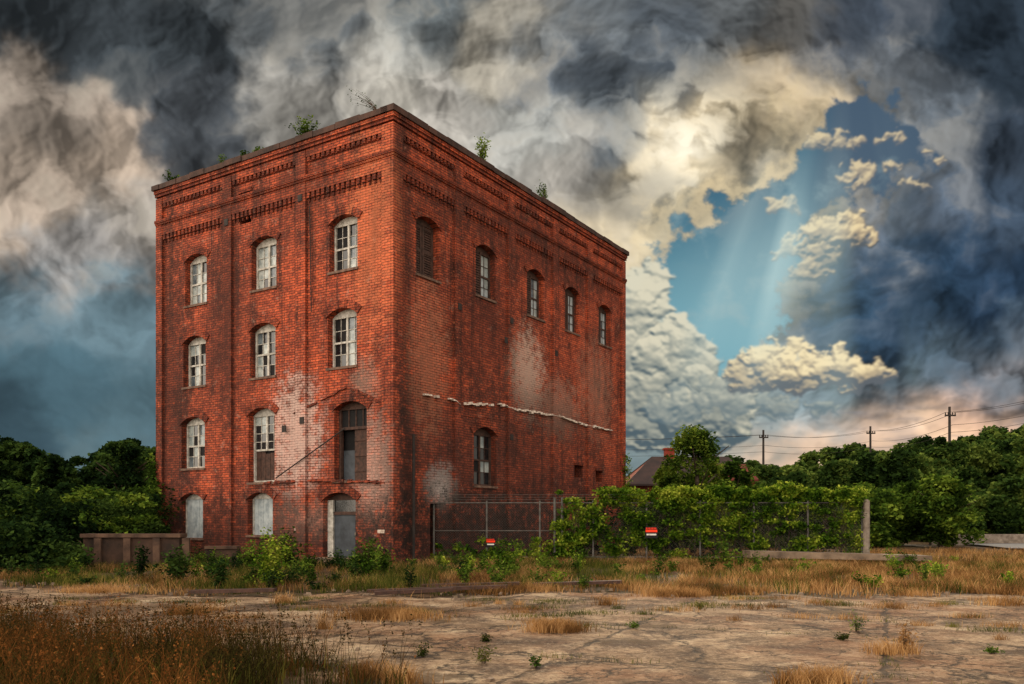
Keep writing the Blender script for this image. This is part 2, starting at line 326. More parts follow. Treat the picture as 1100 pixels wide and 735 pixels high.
# ---------------------------------------------------------------- ground
def hn(x,y,s,o=0): return mnoise.noise(Vector((x*s,y*s,o)))
def slabdist(x,y):
    e=17.6+1.8*hn(x,0,.22,3)+1.0*hn(x,0,.8,5)+.4*hn(x,y,2.2,6)
    if x<-7: e+=min((-7-x)*.6,4)
    d=e-y
    q=math.hypot((x+6.6)/5.2,(y-7.6)/3.1)
    return min(d,(q-1)*3.0)
def axis(lo,hi,n,c=0):
    tt=np.linspace(-1,1,n); k=6.0
    f=np.sinh(k*tt)/np.sinh(k); return np.where(f<0,f*abs(lo),f*hi)+c
xs=axis(-900,900,280); ys=axis(-60,1500,320,12)
gv=[];sd=[]
for yy in ys:
    for xx in xs:
        d=slabdist(xx,yy)
        z=0.0
        if abs(xx)<80 and yy<90:
            k_=1/(1+math.exp(-max(min(d*6,20),-20)))
            z=(.05*hn(xx,yy,.7)+.03*hn(xx,yy,2.2,4))*(1-.6*k_)-.06*(1-k_)
        gv.append((xx,yy,z)); sd.append(max(min(d,5),-5))
nx=len(xs); ids=np.arange(len(gv)).reshape(len(ys),nx)
fq=np.stack([ids[:-1,:-1],ids[:-1,1:],ids[1:,1:],ids[1:,:-1]],-1).reshape(-1,4)
m,N=mat("ground_surface"); tcn=N.n('ShaderNodeTexCoord').outputs['Object']
at=N.n('ShaderNodeAttribute',attribute_name='slab').outputs['Fac']
en=N.noise(tcn,1.3,7,.72); fac=N.mr(N.m('ADD',at,N.m('MULTIPLY',N.m('SUBTRACT',en,.5),3.4)),-.2,.2)
base=N.ramp(N.noise(tcn,.8,9,.76),[(.3,lin(86,66,48)),(.43,lin(138,112,84)),(.54,lin(180,152,120)),(.68,lin(218,196,162))])
stn=N.noise(N.v('ADD',tcn,(9,3,0)),.7,8,.78,.5); base=N.mix(N.mr(stn,.46,.6,0,.85),base,lin(68,50,37))
spk=N.noise(tcn,12,5,.88); base=N.mix(N.mr(spk,.49,.66,0,.8),base,lin(66,50,38)); base=N.mix(N.mr(spk,.46,.34,0,.5),base,lin(226,206,176))
rust=N.noise(tcn,.33,5,.65); base=N.mix(N.mr(rust,.46,.62,0,.38),base,lin(150,96,56))
soil=N.noise(N.v('ADD',tcn,(2,40,0)),.45,8,.72); sm=N.mr(soil,.54,.6); 
base=N.mix(N.m('MULTIPLY',sm,.8),base,N.ramp(spk,[(.35,lin(56,44,28)),(.65,lin(112,86,56))]))
wv=N.v('ADD',tcn,N.vs(N.v('SUBTRACT',N.n('ShaderNodeTexNoise',{'Vector':tcn,'Scale':1.5,'Detail':6.0,'Roughness':.65}).outputs[1],(.5,.5,.5)),1.1))
ck=N.n('ShaderNodeTexVoronoi',{'Vector':wv,'Scale':.4},feature='DISTANCE_TO_EDGE').outputs[0]
ck2=N.n('ShaderNodeTexVoronoi',{'Vector':wv,'Scale':1.5},feature='DISTANCE_TO_EDGE').outputs[0]
cm=N.m('MAXIMUM',N.m('MULTIPLY',N.mr(ck,.016,.0),N.mr(stn,.38,.48)),N.m('MULTIPLY',N.mr(ck2,.028,.0),N.mr(rust,.44,.56)))
rot=N.n('ShaderNodeMapping',{'Vector':tcn,'Rotation':(0,0,math.radians(24))}).outputs[0]
jt=N.n('ShaderNodeTexBrick',{'Vector':N.v('ADD',rot,N.vs(N.v('SUBTRACT',N.n('ShaderNodeTexNoise',{'Vector':tcn,'Scale':3.0,'Detail':5.0}).outputs[1],(.5,.5,.5)),.26)),'Scale':1.0,'Mortar Size':.04,'Mortar Smooth':.6,'Brick Width':3.4,'Row Height':3.0},offset=0.0).outputs[1]
cm=N.m('MAXIMUM',cm,N.m('MULTIPLY',jt,N.mr(soil,.36,.52,.15,.9))); base=N.mix(N.m('MULTIPLY',cm,.85),base,lin(36,28,20))
dirt=N.ramp(en,[(.3,lin(44,33,20)),(.5,lin(88,64,40)),(.7,lin(132,100,66))])
dirt=N.mix(N.mr(soil,.42,.6,0,.6),dirt,lin(50,56,24))
gc=N.mix(fac,dirt,base)
h=N.m('ADD',N.m('MULTIPLY',cm,-1.6),N.m('ADD',N.m('MULTIPLY',stn,-2.4),N.m('MULTIPLY',spk,-1.2)))
h=N.m('ADD',h,N.m('MULTIPLY',fac,1.2))
principled(N,gc,.88,bump(N,h,1.0,.07),.25)
gr=npmesh("ground",np.array(gv),fq,[m]); gr.data.polygons.foreach_set('use_smooth',[True]*len(gr.data.polygons))
atr=gr.data.attributes.new('slab','FLOAT','POINT'); atr.data.foreach_set('value',sd)
# ---------------------------------------------------------------- building
bld=bpy.data.objects.new("brick_factory_building",None); sc.collection.objects.link(bld)
bld.location=(CX,CY,0); bld.rotation_euler=(0,0,math.atan2(DR.y,DR.x))
LL,_q=solve(170,DL); LR,_q=solve(670,DR); H=16.0
def pt(f,u,o,z): return (-o,u,z) if f=='L' else (u,-o,z)
def fbox(mb,f,u0,u1,o0,o1,z0,z1,mi=0):
    if f=='L': mb.box(-o1,-o0,u0,u1,z0,z1,mi)
    else: mb.box(u0,u1,-o1,-o0,z0,z1,mi)
def arch(u0,u1,z0,z1,rise,n=10):
    pts=[(u0,z0),(u1,z0)]; c=(u0+u1)/2; hw=(u1-u0)/2
    if rise<=0: return pts+[(u1,z1),(u0,z1)]
    R=(hw*hw+rise*rise)/(2*rise); cz=z1-R; a0=math.asin(min(1,hw/R))
    for i in range(n+1):
        an=a0-2*a0*i/n; pts.append((c+R*math.sin(an),cz+R*math.cos(an)))
    return pts
def rect(fn,x0,x1,y0,y1):
    u0,_=fn(x0,0);u1,_=fn(x1,0); cx=(x0+x1)/2
    return min(u0,u1),max(u0,u1),fn(cx,y1)[1],fn(cx,y0)[1]
opL=[('w',(199,222,273,327)),('w',(270,297,254,310)),('w',(354,384,231,290)),
('w',(197,221,361,415)),('w',(269,296,347,405)),('w',(352,383,331,394)),
('w',(195,220,448,503)),('half',(267,295,438,518)),('open',(359,394,431,516)),
('board',(194,218,530,578)),('board',(266,293,529,575)),('door',(347,382,529,604)),('small',(258,270,207,240))]
opR=[('shut',(447,472,234,298)),('bw',(511,532,264,320)),('bw',(566,584,290,341)),('bw',(607,622,309,357)),('bw',(643,656,328,371)),
('bw',(509,533,459,522)),('small',(617,626,500,513)),('small',(640,647,506,518)),('slot',(462,470,541,603))]
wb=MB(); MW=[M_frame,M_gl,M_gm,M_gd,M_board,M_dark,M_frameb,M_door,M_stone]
tr=MB()
def do_face(f,fn,ops,length):
    bm=bmesh.new(); zb=-.3
    outer=[(0,zb),(length,zb),(length,H-.3),(0,H-.3)]
    holes=[]
    for kind,r in ops:
        u0,u1,z0,z1=rect(fn,*r); rise=(u1-u0)*.17 if kind not in('small','slot') else 0
        holes.append((kind,u0,u1,z0,z1,rise,arch(u0,u1,z0,z1,rise)))
    edges=[]
    for lp in [outer]+[h_[6] for h_ in holes]:
        vs=[bm.verts.new(pt(f,u,0,z)) for u,z in lp]
        for i in range(len(vs)): edges.append(bm.edges.new((vs[i],vs[(i+1)%len(vs)])))
    bmesh.ops.triangle_fill(bm,use_beauty=True,edges=edges)
    for h_ in holes:
        lp=h_[6]
        A=[bm.verts.new(pt(f,u,0,z)) for u,z in lp]; Bv=[bm.verts.new(pt(f,u,-.5,z)) for u,z in lp]
        for i in range(len(lp)):
            j=(i+1)%len(lp); bm.faces.new((A[i],A[j],Bv[j],Bv[i]))
    me=bpy.data.meshes.new("wall"); bm.to_mesh(me); bm.free(); me.materials.append(M_brick)
    o=bpy.data.objects.new("front_wall" if f=='L' else "side_wall",me); sc.collection.objects.link(o); o.parent=bld
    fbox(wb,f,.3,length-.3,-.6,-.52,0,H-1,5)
    for kind,u0,u1,z0,z1,rise,pts in holes:
        wd=u1-u0; zs=z1-rise
        D=-.30
        fr=0 if kind in('w','half','board') else 6
        if kind in('w','half','bw','shut','open','board','door'):
            c=(u0+u1)/2; R=((wd/2)**2+rise**2)/(2*rise); cz=z1-R; a0=math.asin(wd/2/R)*1.12; n=12
            for i in range(n):
                q=[]
                for (an,rr) in ((a0-2*a0*i/n,R),(a0-2*a0*i/n,R+.3),(a0-2*a0*(i+1)/n+.004,R+.3),(a0-2*a0*(i+1)/n+.004,R)):
                    q.append((c+rr*math.sin(an),cz+rr*math.cos(an)))
                tr.hexa([pt(f,u,-.02,z) for u,z in q]+[pt(f,u,.045,z) for u,z in q],1 if random.random()<.6 else 0)
            if kind!='door': fbox(tr,f,u0-.05,u1+.05,-.1,.06,z0-.09,z0-.002,2)
            hp=[(u,z) for u,z in pts[2:]]
            wb.poly([pt(f,u,D+.03,z) for u,z in hp],fr)
        if kind in('w','bw','half'):
            j=.075
            fbox(wb,f,u0,u0+j,D-.08,D+.04,z0,zs,fr); fbox(wb,f,u1-j,u1,D-.08,D+.04,z0,zs,fr)
            fbox(wb,f,u0+j,u1-j,D-.08,D+.035,z0,z0+j,fr); fbox(wb,f,u0+j,u1-j,D-.08,D+.035,zs-j*.8,zs+.01,fr)
            c=(u0+u1)/2; mm=(z0+zs)/2
            zz0,zz1=z0+j,zs-j*.8
            zst=zz0
            if kind=='half':
                zst=z0+(zs-z0)*.48; mm=zst
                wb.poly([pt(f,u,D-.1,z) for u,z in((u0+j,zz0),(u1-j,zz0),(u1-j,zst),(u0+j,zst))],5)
                for k in range(5):
                    uu=u0+j+(wd-2*j)*(k/5); fbox(wb,f,uu+.01,uu+(wd-2*j)/5-.012,D-.06,D-.04,zz0,zst-random.random()*.15,6)
            fbox(wb,f,c-.045,c+.045,D-.06,D+.03,zst,zz1,fr)
            fbox(wb,f,u0+j,u1-j,D-.07,D+.02,mm-.035,mm+.035,fr)
            rows=4; darkwin=random.random()
            for ci,(a_,b_) in enumerate(((u0+j,c-.045),(c+.045,u1-j))):
                mu=(a_+b_)/2
                for ri in range(rows):
                    za=zst+(zz1-zst)*ri/rows; zb_=zst+(zz1-zst)*(ri+1)/rows
                    if ri: fbox(wb,f,a_,b_,D-.05,D-.01,za-.012,za+.012,fr)
                    for (pa,pb) in ((a_,mu),(mu,b_)):
                        rr=random.random()
                        if kind=='bw': mi=4 if rr<.4 else(1 if rr<.85 else 2)  # pale pane colours carry painted sky reflection; the boarding material doubles as panes
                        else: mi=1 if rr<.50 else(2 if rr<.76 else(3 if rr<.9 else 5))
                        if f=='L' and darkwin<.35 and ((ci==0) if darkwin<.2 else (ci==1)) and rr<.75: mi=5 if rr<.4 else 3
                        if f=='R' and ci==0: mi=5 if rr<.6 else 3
                        if f=='R' and z1<6 and ci==1: mi=3 if rr<.7 else 1
                        tl=random.uniform(-.01,.01); dd_=D-.035
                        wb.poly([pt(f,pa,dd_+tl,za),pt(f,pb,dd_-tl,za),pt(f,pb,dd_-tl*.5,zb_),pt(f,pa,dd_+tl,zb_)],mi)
                fbox(wb,f,mu-.011,mu+.011,D-.05,D-.012,zst,zz1,fr)
            if f=='R' and z1>6:   # louvred shutter leaf over one half
                a_,b_=u0+.03,c-.02
                fbox(wb,f,a_,a_+.07,D+.045,D+.085,z0+.03,zs,6);fbox(wb,f,b_-.07,b_,D+.045,D+.085,z0+.03,zs,6)
                n=int((zs-z0)/.1)
                for k in range(n): fbox(wb,f,a_+.07,b_-.07,D+.045,D+.07,z0+.03+k*.1,z0+.03+k*.1+.065,6)
        elif kind=='shut':
            c=(u0+u1)/2
            fbox(wb,f,u0,u1,D-.08,D-.05,z0,zs,5)
            for a_,b_ in((u0+.03,c-.02),(c+.02,u1-.03)):
                fbox(wb,f,a_,a_+.1,D-.02,D+.02,z0+.02,zs,6);fbox(wb,f,b_-.1,b_,D-.02,D+.02,z0+.02,zs,6)
                for q in (0,.48,.93): 
                    zz=z0+.02+(zs-z0-.02)*q; fbox(wb,f,a_+.1,b_-.1,D-.02,D+.018,zz,zz+.12,6)
                n=int((zs-z0)/.09)
                for k in range(n): fbox(wb,f,a_+.1,b_-.1,D-.03,D-.005,z0+k*.09,z0+k*.09+.06,6)
        elif kind=='board':
            n=5
            for k in range(n):
                ua=u0+wd*k/n; ub=u0+wd*(k+1)/n
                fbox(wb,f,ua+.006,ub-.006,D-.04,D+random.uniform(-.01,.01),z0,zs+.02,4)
            fbox(wb,f,u0,u1,D-.1,D-.05,z0,zs,5)
            fbox(wb,f,u0,u0+.06,D-.02,D+.04,z0,zs,0); fbox(wb,f,u1-.06,u1,D-.02,D+.04,z0,zs,0)
        elif kind=='open':
            j=.1
            fbox(wb,f,u0,u0+j,D-.08,D+.04,z0,zs,0); fbox(wb,f,u1-j,u1,D-.08,D+.04,z0,zs,6)
            zt=z0+(zs-z0)*.72
            fbox(wb,f,u0+j,u1-j,D-.07,D+.03,zt,zt+.1,6); c=(u0+u1)/2
            fbox(wb,f,u0+j,u1-j,D-.05,D-.03,zt+.1,zs,5)
            for q in(.25,.5,.75): fbox(wb,f,u0+j+(wd-2*j)*q-.02,u0+j+(wd-2*j)*q+.02,D-.04,D+.0,zt+.1,zs,6)
            fbox(wb,f,u0+j,c+.1,D-.1,D-.05,z0,zt,6)
            fbox(wb,f,c+.1,u1-j,D-.14,D-.1,z0,zt*.6+z0*.4,7)
            for q in(.2,.5,.8): fbox(wb,f,u0+j+.02,c+.08,D-.05,D-.02,z0+(zt-z0)*q-.05,z0+(zt-z0)*q+.05,6)
        elif kind=='door':
            fbox(wb,f,u0,u0+.14,D-.08,D+.06,0,zs,6); fbox(wb,f,u1-.28,u1,D-.08,D+.06,0,zs,0)
            zt=z0+(zs-z0)*.76
            fbox(wb,f,u0+.14,u1-.28,D-.07,D+.04,zt,zt+.12,6)
            fbox(wb,f,u0+.14,u1-.28,D-.06,D-.02,zt+.12,zs,3)
            fbox(wb,f,u0+.14,u1-.28,D-.06,D-.01,.02,zt,7)
            fbox(wb,f,u0+.3,u1-.44,D-.02,D+.0,.3,1.0,7); fbox(wb,f,u0+.3,u1-.44,D-.02,D+.0,1.15,zt-.2,7)
            fbox(wb,f,u0+.18,u0+.26,D,D+.07,.95,1.05,8)
            fbox(tr,f,u0-.2,u1+.2,.0,.7,-.1,.12,3)
        elif kind=='small':
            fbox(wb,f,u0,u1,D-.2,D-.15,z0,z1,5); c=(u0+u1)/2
            fbox(wb,f,c-.03,c+.03,D-.1,D,z0,z1,6); fbox(tr,f,u0-.06,u1+.06,-.05,.06,z1,z1+.15,1)
            fbox(wb,f,u0,c-.03,D-.1,D-.05,z0,z0+(z1-z0)*.5,6)
        else:
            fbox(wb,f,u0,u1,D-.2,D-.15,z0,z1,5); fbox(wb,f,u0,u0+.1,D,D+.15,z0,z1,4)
do_face('L',fL,opL,LL); do_face('R',fR,opR,LR)
wb.build("windows_and_door",MW,bld)
pil={'L':[0.0,fL(325,0)[0],fL(246,0)[0],LL],'R':[0.0,fR(491,0)[0],fR(547.5,0)[0],fR(595,0)[0],fR(632,0)[0],LR]}
for f,length in(('L',LL),('R',LR)):
    pw=.26; P_=pil[f]; e=[]
    for i,u in enumerate(P_):
        if i==0: u0,u1=(-.12 if f=='R' else 0.0),.42
        elif i==len(P_)-1: u0,u1=length-.42,length
        else: u0,u1=u-pw,u+pw
        e.append((u0,u1)); 
        if i==0 and f=='L': u0=.001
        fbox(tr,f,u0,u1,-.02,.12,-.3,H-.55,0)
    for i in range(len(P_)-1):
        a_,b_=e[i][1],e[i+1][0]
        fbox(tr,f,a_,b_,-.02,.10,13.85,14.36,0)
        n=int((b_-a_)/.24); st_=(b_-a_)/n
        for k in range(n):
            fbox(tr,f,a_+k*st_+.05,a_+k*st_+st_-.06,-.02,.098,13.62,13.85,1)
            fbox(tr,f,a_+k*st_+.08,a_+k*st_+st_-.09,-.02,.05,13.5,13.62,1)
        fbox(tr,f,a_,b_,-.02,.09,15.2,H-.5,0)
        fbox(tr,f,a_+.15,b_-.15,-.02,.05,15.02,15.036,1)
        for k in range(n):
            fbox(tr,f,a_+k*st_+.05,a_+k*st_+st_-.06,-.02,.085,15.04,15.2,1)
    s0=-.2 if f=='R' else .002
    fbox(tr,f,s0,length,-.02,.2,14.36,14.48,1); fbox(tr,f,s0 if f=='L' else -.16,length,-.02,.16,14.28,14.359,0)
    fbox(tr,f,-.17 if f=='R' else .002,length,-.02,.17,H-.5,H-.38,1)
    fbox(tr,f,-.22 if f=='R' else .002,length,-.02,.22,H-.38,H-.24,0)
    s1=-.3 if f=='R' else .302
    u=s1
    if f=='L': fbox(tr,f,.002,.3,-.35,.3,H-.24,H-.03,4)
    while u<length+.05:
        l_=random.uniform(.8,1.3); ue=min(u+l_,length+.05); fbox(tr,f,u,ue-.012,-.35,.3+random.uniform(-.03,.02),H-.24,H-.03+random.uniform(-.02,.03),4); u=ue
for f,fn,pts_ in(('L',fL,[(246,240),(325,214),(308,461),(327,452)]),('R',fR,[(491,330),(547,345),(547,470),(595,380),(541,366)])):
    for px,py in pts_:
        u,z=fn(px,py); fbox(tr,f,u-.11,u+.11,.12,.15,z-.13,z+.13,5)
def ghost(f,fn,poly,th,mi,oo=.145,gapp=.1,jit=.03):
    pts=[fn(*p) for p in poly]
    for (ua,za),(ub,zb_) in zip(pts[:-1],pts[1:]):
        n=max(2,int(abs(ub-ua)/.2))
        for k in range(n):
            if random.random()<gapp: continue
            q0,q1=k/n,(k+1)/n; u_0=ua+(ub-ua)*q0;u_1=ua+(ub-ua)*q1; z_0=za+(zb_-za)*q0;z_1=za+(zb_-za)*q1
            t_=th*random.uniform(.5,1.4); dz=random.uniform(-jit,jit)
            lo=[pt(f,u_0,-.01,z_0+dz-t_),pt(f,u_1,-.01,z_1+dz-t_*.8),pt(f,u_1,-.01,z_1+dz+t_),pt(f,u_0,-.01,z_0+dz+t_*.7)]
            hi=[pt(f,u_0,oo,z_0+dz-t_),pt(f,u_1,oo,z_1+dz-t_*.8),pt(f,u_1,oo-.03,z_1+dz+t_),pt(f,u_0,oo-.03,z_0+dz+t_*.7)]
            tr.hexa(lo+hi,mi)
ghost('R',fR,[(450,424),(488,430),(492,434),(540,435),(552,440),(600,447),(622,455),(656,463)],.045,6,.135,.08,.035)
ghost('R',fR,[(494,446),(546,452),(600,462)],.025,1,.02,.3,.03)
ghost('L',fL,[(312,446),(345,430),(372,416),(395,424),(414,436)],.045,1,.06,.05,.02)
ghost('L',fL,[(285,519),(345,516),(416,518)],.05,1,.13,.05,.01)
tr.tube(pt('L',*(lambda q:(q[0],.18,q[1]))(fL(300,514))),pt('L',*(lambda q:(q[0],.18,q[1]))(fL(374,461))),.025,.025,6,5)
tr.tube(pt('R',.9,.2,0),pt('R',.9,.2,4.6),.05,.05,8,5)
tr.tube(pt('L',4.0,.1,13.3),pt('L',3.9,.1,9.3),.02,.02,6,5)
for px,py in((320,569),(412,571)):
    u,z=fL(px,py); fbox(tr,'L',u-.16,u+.16,.0,.02 if px<400 else .14,z-.06,z+.06,6)
tr.build("brick_trim_and_cornice",[M_brick,M_brickd,M_sill,M_conc,M_cop,M_pole,M_mortar],bld)
rb=MB()
rb.poly([(0,LL,-.3),(LR,LL,-.3),(LR,LL,H-.3),(0,LL,H-.3)],0); rb.poly([(LR,0,-.3),(LR,LL,-.3),(LR,LL,H-.3),(LR,0,H-.3)],0)
rb.poly([(.3,.3,H-.5),(LR,.3,H-.5),(LR,LL,H-.5),(.3,LL,H-.5)],1)
rb.box(LR-.3,LR+.1,.36,LL+.1,H-.32,H-.05,1)
rb.box(.4,LR-.31,LL-.3,LL+.1,H-.32,H-.05,1)
rb.build("roof_and_rear_walls",[M_brick,M_cop],bld)
# ---------------------------------------------------------------- vegetation
def unit(n):
    v=rng.normal(size=(n,3)); return v/np.linalg.norm(v,axis=1)[:,None]
def leafquads(C,size,up=.5):
    n=len(C); nr=unit(n); nr[:,2]=np.abs(nr[:,2])+up; nr/=np.linalg.norm(nr,axis=1)[:,None]
    t_=unit(n); t_-=nr*(t_*nr).sum(1)[:,None]; t_/=np.linalg.norm(t_,axis=1)[:,None]; b_=np.cross(nr,t_)
    s=(size*rng.uniform(.5,1.3,n))[:,None]
    V=np.stack([C-t_*s,C+b_*s*.6+nr*s*.15,C+t_*s,C-b_*s*.6+nr*s*.15],1).reshape(-1,3)
    return V,np.arange(4*n).reshape(-1,4)
def clumps(cent,rad,n,inner=.55):
    out=[]
    for c,r in zip(cent,rad):
        d=unit(n); rr=rng.uniform(inner,1.05,n)**.7
        out.append(np.array(c)+d*rr[:,None]*np.array(r))
    return np.concatenate(out)
def leafobj(name,C,size,m,up=.5,parent=None,zmin=0.0):
    C=C[C[:,2]>zmin]; V,Fq=leafquads(C,size,up); return npmesh(name,V,Fq,[m],None,parent)
def treecrown(x,y,h,wd,nc,nl,base=.25):
    cs=[];rs=[]
    for i in range(nc):
        q=random.random()**.8; z=h*(base+(.93-base)*q); rr=wd*(.35+.65*math.sin(math.pi*min(1,(q*.75+.22))))
        an=random.uniform(0,6.28); r0=rr*random.uniform(.15,.9)*(1-.55*q*q)
        cr=wd*random.uniform(.16,.36)
        cs.append((x+math.cos(an)*r0,y+math.sin(an)*r0,z)); rs.append((cr*1.15,cr*1.15,cr*.7))
    return clumps(cs,rs,nl,.15)
def tree(name,x,y,h,wd,m,nc=34,nl=330,size=.12,base=.2):
    e=bpy.data.objects.new(name,None); sc.collection.objects.link(e)
    mb=MB(); mb.tube((x,y,-.1),(x+.05,y,h*.45),h*.03,h*.02,8); mb.tube((x+.05,y,h*.45),(x,y,h*.85),h*.02,h*.006,7)
    for i in range(9):
        an=random.uniform(0,6.28); z=h*random.uniform(.25,.65); mb.tube((x,y,z),(x+math.cos(an)*wd*.7,y+math.sin(an)*wd*.7,z+h*.2),h*.01,h*.003,5)
    mb.build("trunk",[M_bark],e)
    leafobj("crown",treecrown(x,y,h,wd,nc,nl,base),size,m,.4,e)
def forest(name,tops,drange,n,m,size,wr,nl=120,nc=14,bs=.1):
    out=[]
    xs_=[p[0] for p in tops]; ys_=[p[1] for p in tops]
    for i in range(n):
        px=xs_[0]+(xs_[-1]-xs_[0])*(i+random.random())/n; d=random.uniform(*drange)
        py=np.interp(px,xs_,ys_)+random.uniform(-5,13); h=max(1.2,wz(py,d)); x=wx(px,d)
        out.append(treecrown(x,d,h,random.uniform(*wr),nc,nl,bs))
    leafobj(name,np.concatenate(out),size,m,.4)
tops=[(680,505),(760,498),(800,490),(870,484),(910,478),(960,466),(1010,460),(1060,452),(1110,450),(1180,448)]
forest("distant_trees",tops,(88,115),42,M_leafr,.32,(2.4,4.6),230,22)
forest("distant_trees",[(a_,b_+14) for a_,b_ in tops],(62,80),40,M_leafr,.22,(2.0,3.6),240,22,.05)
forest("distant_trees",[(680,540),(800,528),(900,520),(1010,515),(1020,520)],(44,52),20,M_leaf,.14,(1.6,2.8),320,16,.02)
forest("distant_trees",[(1010,545),(1060,520),(1120,500),(1180,490)],(56,64),18,M_leafr,.18,(1.8,3.0),280,16,.02)
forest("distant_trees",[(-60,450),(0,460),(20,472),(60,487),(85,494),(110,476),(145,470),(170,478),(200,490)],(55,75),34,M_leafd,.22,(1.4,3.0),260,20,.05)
tree("leafy_tree",wx(748,40),40,wz(457,40),2.2,M_leaf,50,260,.10)
tree("leafy_tree",wx(790,45),45,wz(486,45),1.8,M_leaf,30,230,.12)
tree("leafy_tree",wx(716,43),43,wz(496,43),1.5,M_leaf,24,200,.11)
tree("leafy_tree",wx(1010,47),47,wz(508,47),2.6,M_leaf,34,260,.13,.1)
tree("leafy_tree",wx(135,50),50,wz(468,50),2.3,M_leafd,44,240,.13)
cs=[];rs=[]
for i in range(230):
    px=random.uniform(-90,176); d=random.uniform(29,42)
    top=np.interp(px,[-90,0,40,80,110,170],[512,514,520,528,520,522])+random.uniform(0,12)
    if px>85 and d<33: continue
    h=wz(top,d)*random.uniform(.25,1)**.6; r=random.uniform(.35,1.0)
    cs.append((wx(px,d),d,max(.2,h-r*.6))); rs.append((r*1.2,r,r*.8))
for i in range(60):
    px=random.uniform(-90,84); d=random.uniform(24,29); r=random.uniform(.3,.7)
    cs.append((wx(px,d),d,random.uniform(.1,1.3)*(1 if px<60 else .5))); rs.append((r*1.3,r,r*.8))
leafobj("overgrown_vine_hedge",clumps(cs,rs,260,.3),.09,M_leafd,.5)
cs=[];rs=[]
for i in range(80):
    px=random.uniform(-60,170); d=random.uniform(29,36); r=random.uniform(.12,.45)
    top=np.interp(px,[-90,0,40,80,110,170],[512,514,520,528,520,522])
    cs.append((wx(px,d),d-.6,wz(top,d)*random.uniform(.4,.97))); rs.append((r*1.6,r,r*.6))
leafobj("overgrown_vine",clumps(cs,rs,80,.1),.09,M_leaf,.5)
# fence
fy0=31.6; fx0=wx(466,31.6); fx1=wx(926,31.2)
fe=bpy.data.objects.new("chain_link_fence",None); sc.collection.objects.link(fe)
mb=MB(); fh=2.15
def fpt(q,z,o=0): return (fx0+(fx1-fx0)*q,fy0-.4*q+o,z)
Lf=fx1-fx0; npost=9
for i in range(npost):
    q=i/(npost-1); mb.tube(fpt(q,-.1),fpt(q,fh+.08),.035,.035,8)
for px in(596,604): q=(wx(px,31.4)-fx0)/Lf; mb.tube(fpt(q,-.1),fpt(q,fh+.2),.05,.05,8)
for z in(.12,fh): mb.tube(fpt(0,z),fpt(1,z),.022,.022,6)
mb.tube(fpt(0,1.1),fpt(.28,1.1),.018,.018,6)
for k in range(3):
    z=fh+.12+.09*k; mb.tube(fpt(0,z,-.08*k),fpt(.5,z,-.08*k),.006,.006,4)
sp=.095; n=int((Lf+fh)/sp)
def clipx(xa,za,xb,zb_):
    t0,t1=0,1; dx_=xb-xa
    for lim,s_ in((0,1),(Lf,-1)):
        va=(xa-lim)*s_; vb=(xb-lim)*s_
        if va<0 and vb<0: return None
        if va<0: t0=max(t0,va/(va-vb))
        if vb<0: t1=min(t1,va/(va-vb))
    if t1<=t0: return None
    return (xa+dx_*t0,za+(zb_-za)*t0,xa+dx_*t1,za+(zb_-za)*t1)
for i in range(n):
    for sg in(1,-1):
        a0=i*sp-(fh if sg>0 else 0); r_=clipx(a0,.05,a0+sg*(fh-.05),fh)
        if r_: mb.tube(fpt(r_[0]/Lf,r_[1],.01*sg),fpt(r_[2]/Lf,r_[3],.01*sg),.0028,.0028,3)
for i in range(1,5): mb.tube((fx1+.25*i,fy0-.4+2.6*i,-.1),(fx1+.25*i,fy0-.4+2.6*i,fh),.035,.035,8)
mb.tube((fx1,fy0-.4,fh),(fx1+1,fy0+10,fh),.022,.022,6)
mb.build("fence_frame_and_mesh",[simple("weathered_steel",lin(62,60,56),lin(104,100,94),6,.6,.1,.2)],fe)
pb=MB(); px_=fx1+.12; pb.tube((px_,31.1,-.1),(px_,31.1,2.2),.12,.12,12); pb.tube((px_,31.1,2.2),(px_,31.1,2.28),.12,.04,12)
pb.build("concrete_gate_post",[M_stone])
cs=[];rs=[]
for i in range(980):
    q=random.uniform(.27,1.0)**.95; top=2.5+.4*mnoise.noise(Vector((q*14,0,0)))+.18*random.random()
    if q<.38: top*=random.uniform(.3,1)
    z=(1-random.random()**1.35)*top; r=random.uniform(.06,.27)
    if (mnoise.noise(Vector((q*20,z*1.8,2)))<(-.02-.28*z/top) and z<top*.8): continue
    p=fpt(q,z,random.uniform(-.22,.45)); cs.append(p); rs.append((r*1.5,r,r))
for i in range(50):
    q=random.uniform(0,.3); z=random.uniform(0,.9)*random.random(); r=random.uniform(.08,.22); cs.append(fpt(q,z,random.uniform(-.2,.2))); rs.append((r*1.5,r,r))
for i in range(60):
    k=random.uniform(0,9); r=random.uniform(.25,.45); cs.append((fx1+.1*k+.1,fy0-.3+k,random.uniform(.2,2.3))); rs.append((r,r*1.5,r))
leafobj("fence_vines",clumps(cs,rs,80,.1),.065,M_vine,.3)
cs=[];rs=[]
for i in range(150):
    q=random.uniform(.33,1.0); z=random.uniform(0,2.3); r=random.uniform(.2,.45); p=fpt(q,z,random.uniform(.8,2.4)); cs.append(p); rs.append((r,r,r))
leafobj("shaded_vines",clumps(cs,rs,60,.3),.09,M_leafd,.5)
vs_=MB()
for i in range(160):
    q=random.uniform(.3,1); p=Vector(fpt(q,0,random.uniform(-.04,.2)))
    for k in range(6):
        p2=p+Vector((random.gauss(0,.14),random.gauss(0,.03),random.uniform(.15,.45)))
        if p2.z>2.4: break
        vs_.tube(p,p2,.011,.009,3); p=p2
vs_.build("vine_stems",[M_bark])
def onface(f,u,o,z):
    p=Vector(pt(f,u,o,z)); p.rotate(bld.rotation_euler); return p+bld.location
pts_=[]
